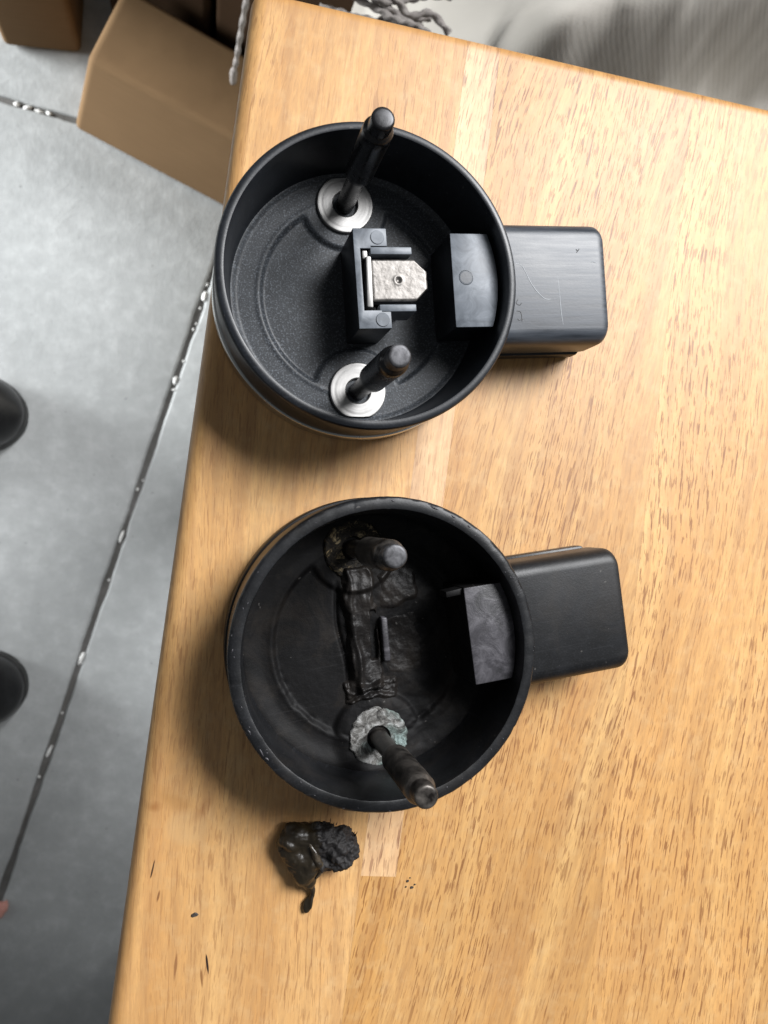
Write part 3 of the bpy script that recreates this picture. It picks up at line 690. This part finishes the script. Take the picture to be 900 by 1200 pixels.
# cream cloth heap and its cord fringe
def cloth_mesh():
    v, f = [], []; nx, ny = 150, 110; W = ny + 1
    for i in range(nx + 1):
        for j in range(ny + 1):
            x = 108 + 560 * (i / nx); y = 140 + 480 * (j / ny)
            e = min(x - 108, 668 - x, y - 140, 620 - y)
            z = 455 - 150 * (1 - sst(-5, 95, e)) - 300 * (1 - sst(0, 14, e))
            ax, ay = 0.95, 0.31                                 # fold line
            s_ = (x - 190) * ay - (y - 262) * ax                # signed distance, positive to the near right side
            t_ = (x - 190) * ax + (y - 262) * ay
            z += 42 * math.exp(-((s_ + 14) / 26) ** 2)
            z -= 58 * math.exp(-((s_ - 34) / 30) ** 2) * sst(-40, 20, t_)
            z += 60 * math.exp(-(((x - 312) / 38) ** 2 + ((y - 240) / 30) ** 2))
            z += 10 * fbm(x, y, 0, 0.012) + 3 * fbm(x, y, 3, 0.04)
            v.append((x, y, max(z, 1.0)))
    for i in range(nx):
        for j in range(ny): f.append((i * W + j, (i + 1) * W + j, (i + 1) * W + j + 1, i * W + j + 1))
    return v, f
v, f = cloth_mesh(); cl = link('canvas_cloth', pyd('canvas_cloth', v, f), M_CLOTH, None, 70)
tag(cl, 'cream ribbed canvas heaped in folds behind the table edge', 'cloth')
fr = empty('cord_bundle', (0.108, 0.288, 0.435)); tag(fr, 'tangle of pale twisted cords beside the cream canvas', 'cords')
for k in range(9):
    a = R(random.uniform(-35, 10)); x0, y0 = random.uniform(-26, 2), random.uniform(-8, 26)
    pts = [(x0 + (q - 2) * 13 * math.cos(a) + random.uniform(-2, 2), y0 + (q - 2) * 13 * math.sin(a) + random.uniform(-3, 3), 4 + 3 * (k % 4) + random.uniform(-2, 3)) for q in range(6)]
    v, f = tube(pts, 1.9, 14, 14, 0.8); link('cord', pyd('cord', v, f), M_ROPE, fr)

# ------------------------------------------------------------------ shoes
def shoe(x, y, label, rz):
    o = empty('black_shoe', (x * S, y * S, 0), rz); tag(o, label, 'shoe')
    def half(t):     # half width along the shoe, t from toe (0) to heel (285)
        if t < 40: return 38 * math.sqrt(max(0, 1 - ((40 - t) / 40) ** 2))
        if t < 100: return 38 + 10.5 * sst(40, 100, t)
        if t < 190: return 48.5 - 14 * sst(100, 190, t)
        if t < 250: return 34.5
        return 34.5 * math.sqrt(max(0, 1 - ((t - 250) / 35) ** 2))
    def hgt(t): return 22 + 26 * sst(0, 40, t) + 8 * sst(40, 90, t) + 48 * sst(90, 190, t)
    ts = [0.02, 0.15, 0.5, 1.2, 2.2, 3.6, 5.4, 8, 11, 15, 20, 26, 33, 41, 50, 70, 90, 110, 130, 150, 170, 190, 210, 230, 250, 262, 272, 280, 284.4]
    for nm, mt in (('upper', M_SHOE), ('sole', M_SOLE)):
        v, f = [], []; n = 24
        for t in ts:
            w = half(t); 
            if nm == 'sole':
                w += 0.6; pr = [(w, 2), (w, 18), (-w, 18), (-w, 2)]
                ring = []
                for i in range(4):
                    a, b = pr[i], pr[(i + 1) % 4]
                    for k in range(n // 4): q = k / (n // 4); ring.append((-t + (0.6 if t < 5 else 0), a[0] + (b[0] - a[0]) * q, a[1] + (b[1] - a[1]) * q))
            else:
                h = hgt(t) * (0.35 + 0.65 * min(1, (w / 30))) if t < 60 else hgt(t); ring = []
                for k in range(n):
                    a = 2 * math.pi * k / n; ca, sa = math.cos(a), math.sin(a)
                    ring.append((-t, w * math.copysign(abs(ca) ** 0.75, ca), 17 + (h * max(0, sa) ** 0.85 if sa > 0 else 4 * sa)))
            v += ring
        for i in range(len(ts) - 1):
            for k in range(n): f.append((i * n + k, i * n + (k + 1) % n, (i + 1) * n + (k + 1) % n, (i + 1) * n + k))
        f.append(tuple(range(n))); f.append(tuple(range((len(ts) - 1) * n, len(ts) * n)))
        link(nm, pyd(nm, v, f), mt, o, 40)
    return o
shoe(-181, 107, 'toe of the upper black shoe at the left edge, on brighter concrete', R(-3))
shoe(-180, -169, 'toe of the lower black shoe at the left edge, on darker concrete', R(5))

# ------------------------------------------------------------------ crumbs in the floor joints
bits = [(-1.2, 262.0), (-4.9, 249.5), (-7.6, 235.1), (-12.2, 217.8), (-14.9, 211.0), (-26.7, 175.6), (-33.0, 153.7), (-35.7, 143.2), (-66.0, 42.7), (-69.5, 32.5), (-86.1, -19.3),
        (-100.0, -65.0), (-126.6, -148.2), (-143.4, -206.2), (-156.0, -245.9), (-164.3, -272.2)]
big = {1: (2.3, 5.5), 6: (2.2, 4.5), 10: (1.6, 7), 12: (2.2, 7), 14: (1.8, 6.5)}
ORD = 'first second third fourth fifth sixth seventh eighth ninth tenth eleventh twelfth thirteenth fourteenth fifteenth sixteenth'.split()
jang = math.atan2(JD.y, JD.x)
def crumb(x, y, z, a, b, rz, mat, name='foam_crumb'):
    bm = bmesh.new(); bmesh.ops.create_icosphere(bm, subdivisions=2, radius=1)
    for q in bm.verts:
        k = 1 + 0.55 * noise.noise(q.co * 1.9 + Vector((x, y, 0))); q.co = Vector((q.co.x * b * k * S, q.co.y * a * k * S, q.co.z * a * 0.8 * k * S))
    me = bpy.data.meshes.new(name); bm.to_mesh(me); bm.free()
    o = link(name, me, mat, None, 50); o.location = (x * S, y * S, z * S); o.rotation_euler = (0, 0, rz); return o
for i, (x, y) in enumerate(bits):
    p = Vector((x, y)); p = J0 + JD * (p - J0).dot(JD) + JN * random.uniform(-1.5, 2.0); a, b = big.get(i, (random.uniform(0.9, 1.7), random.uniform(1.0, 2.4)))
    tag(crumb(p.x, p.y, -0.8, a, b, jang + random.uniform(-.2, .2), M_FOAM), '%s white foam crumb down the long floor joint, counted from the clean housing' % ORD[i], 'crumb', 'white crumbs in the long floor joint')
for i, (x, y) in enumerate(((-194, 439), (-183.2, 436.7), (-172.3, 434.4), (-162.2, 432.9))):
    tag(crumb(x, y, -2.0, (2.4, 2.2, 1.5, 2.0)[i], (2.8, 4.6, 4.6, 2.8)[i], math.atan2(KD.y, KD.x) + (0.4 if i == 1 else 0), M_FOAM), '%s white crumb from the left in the short joint by the tan box' % ORD[i], 'crumb', 'white crumbs in the short floor joint')
tag(crumb(-204, -404, 1.5, 5.0, 9.0, jang, M_PINK, 'plastic_scrap'), 'small pink scrap on the dark concrete at the lower left edge', 'scrap')
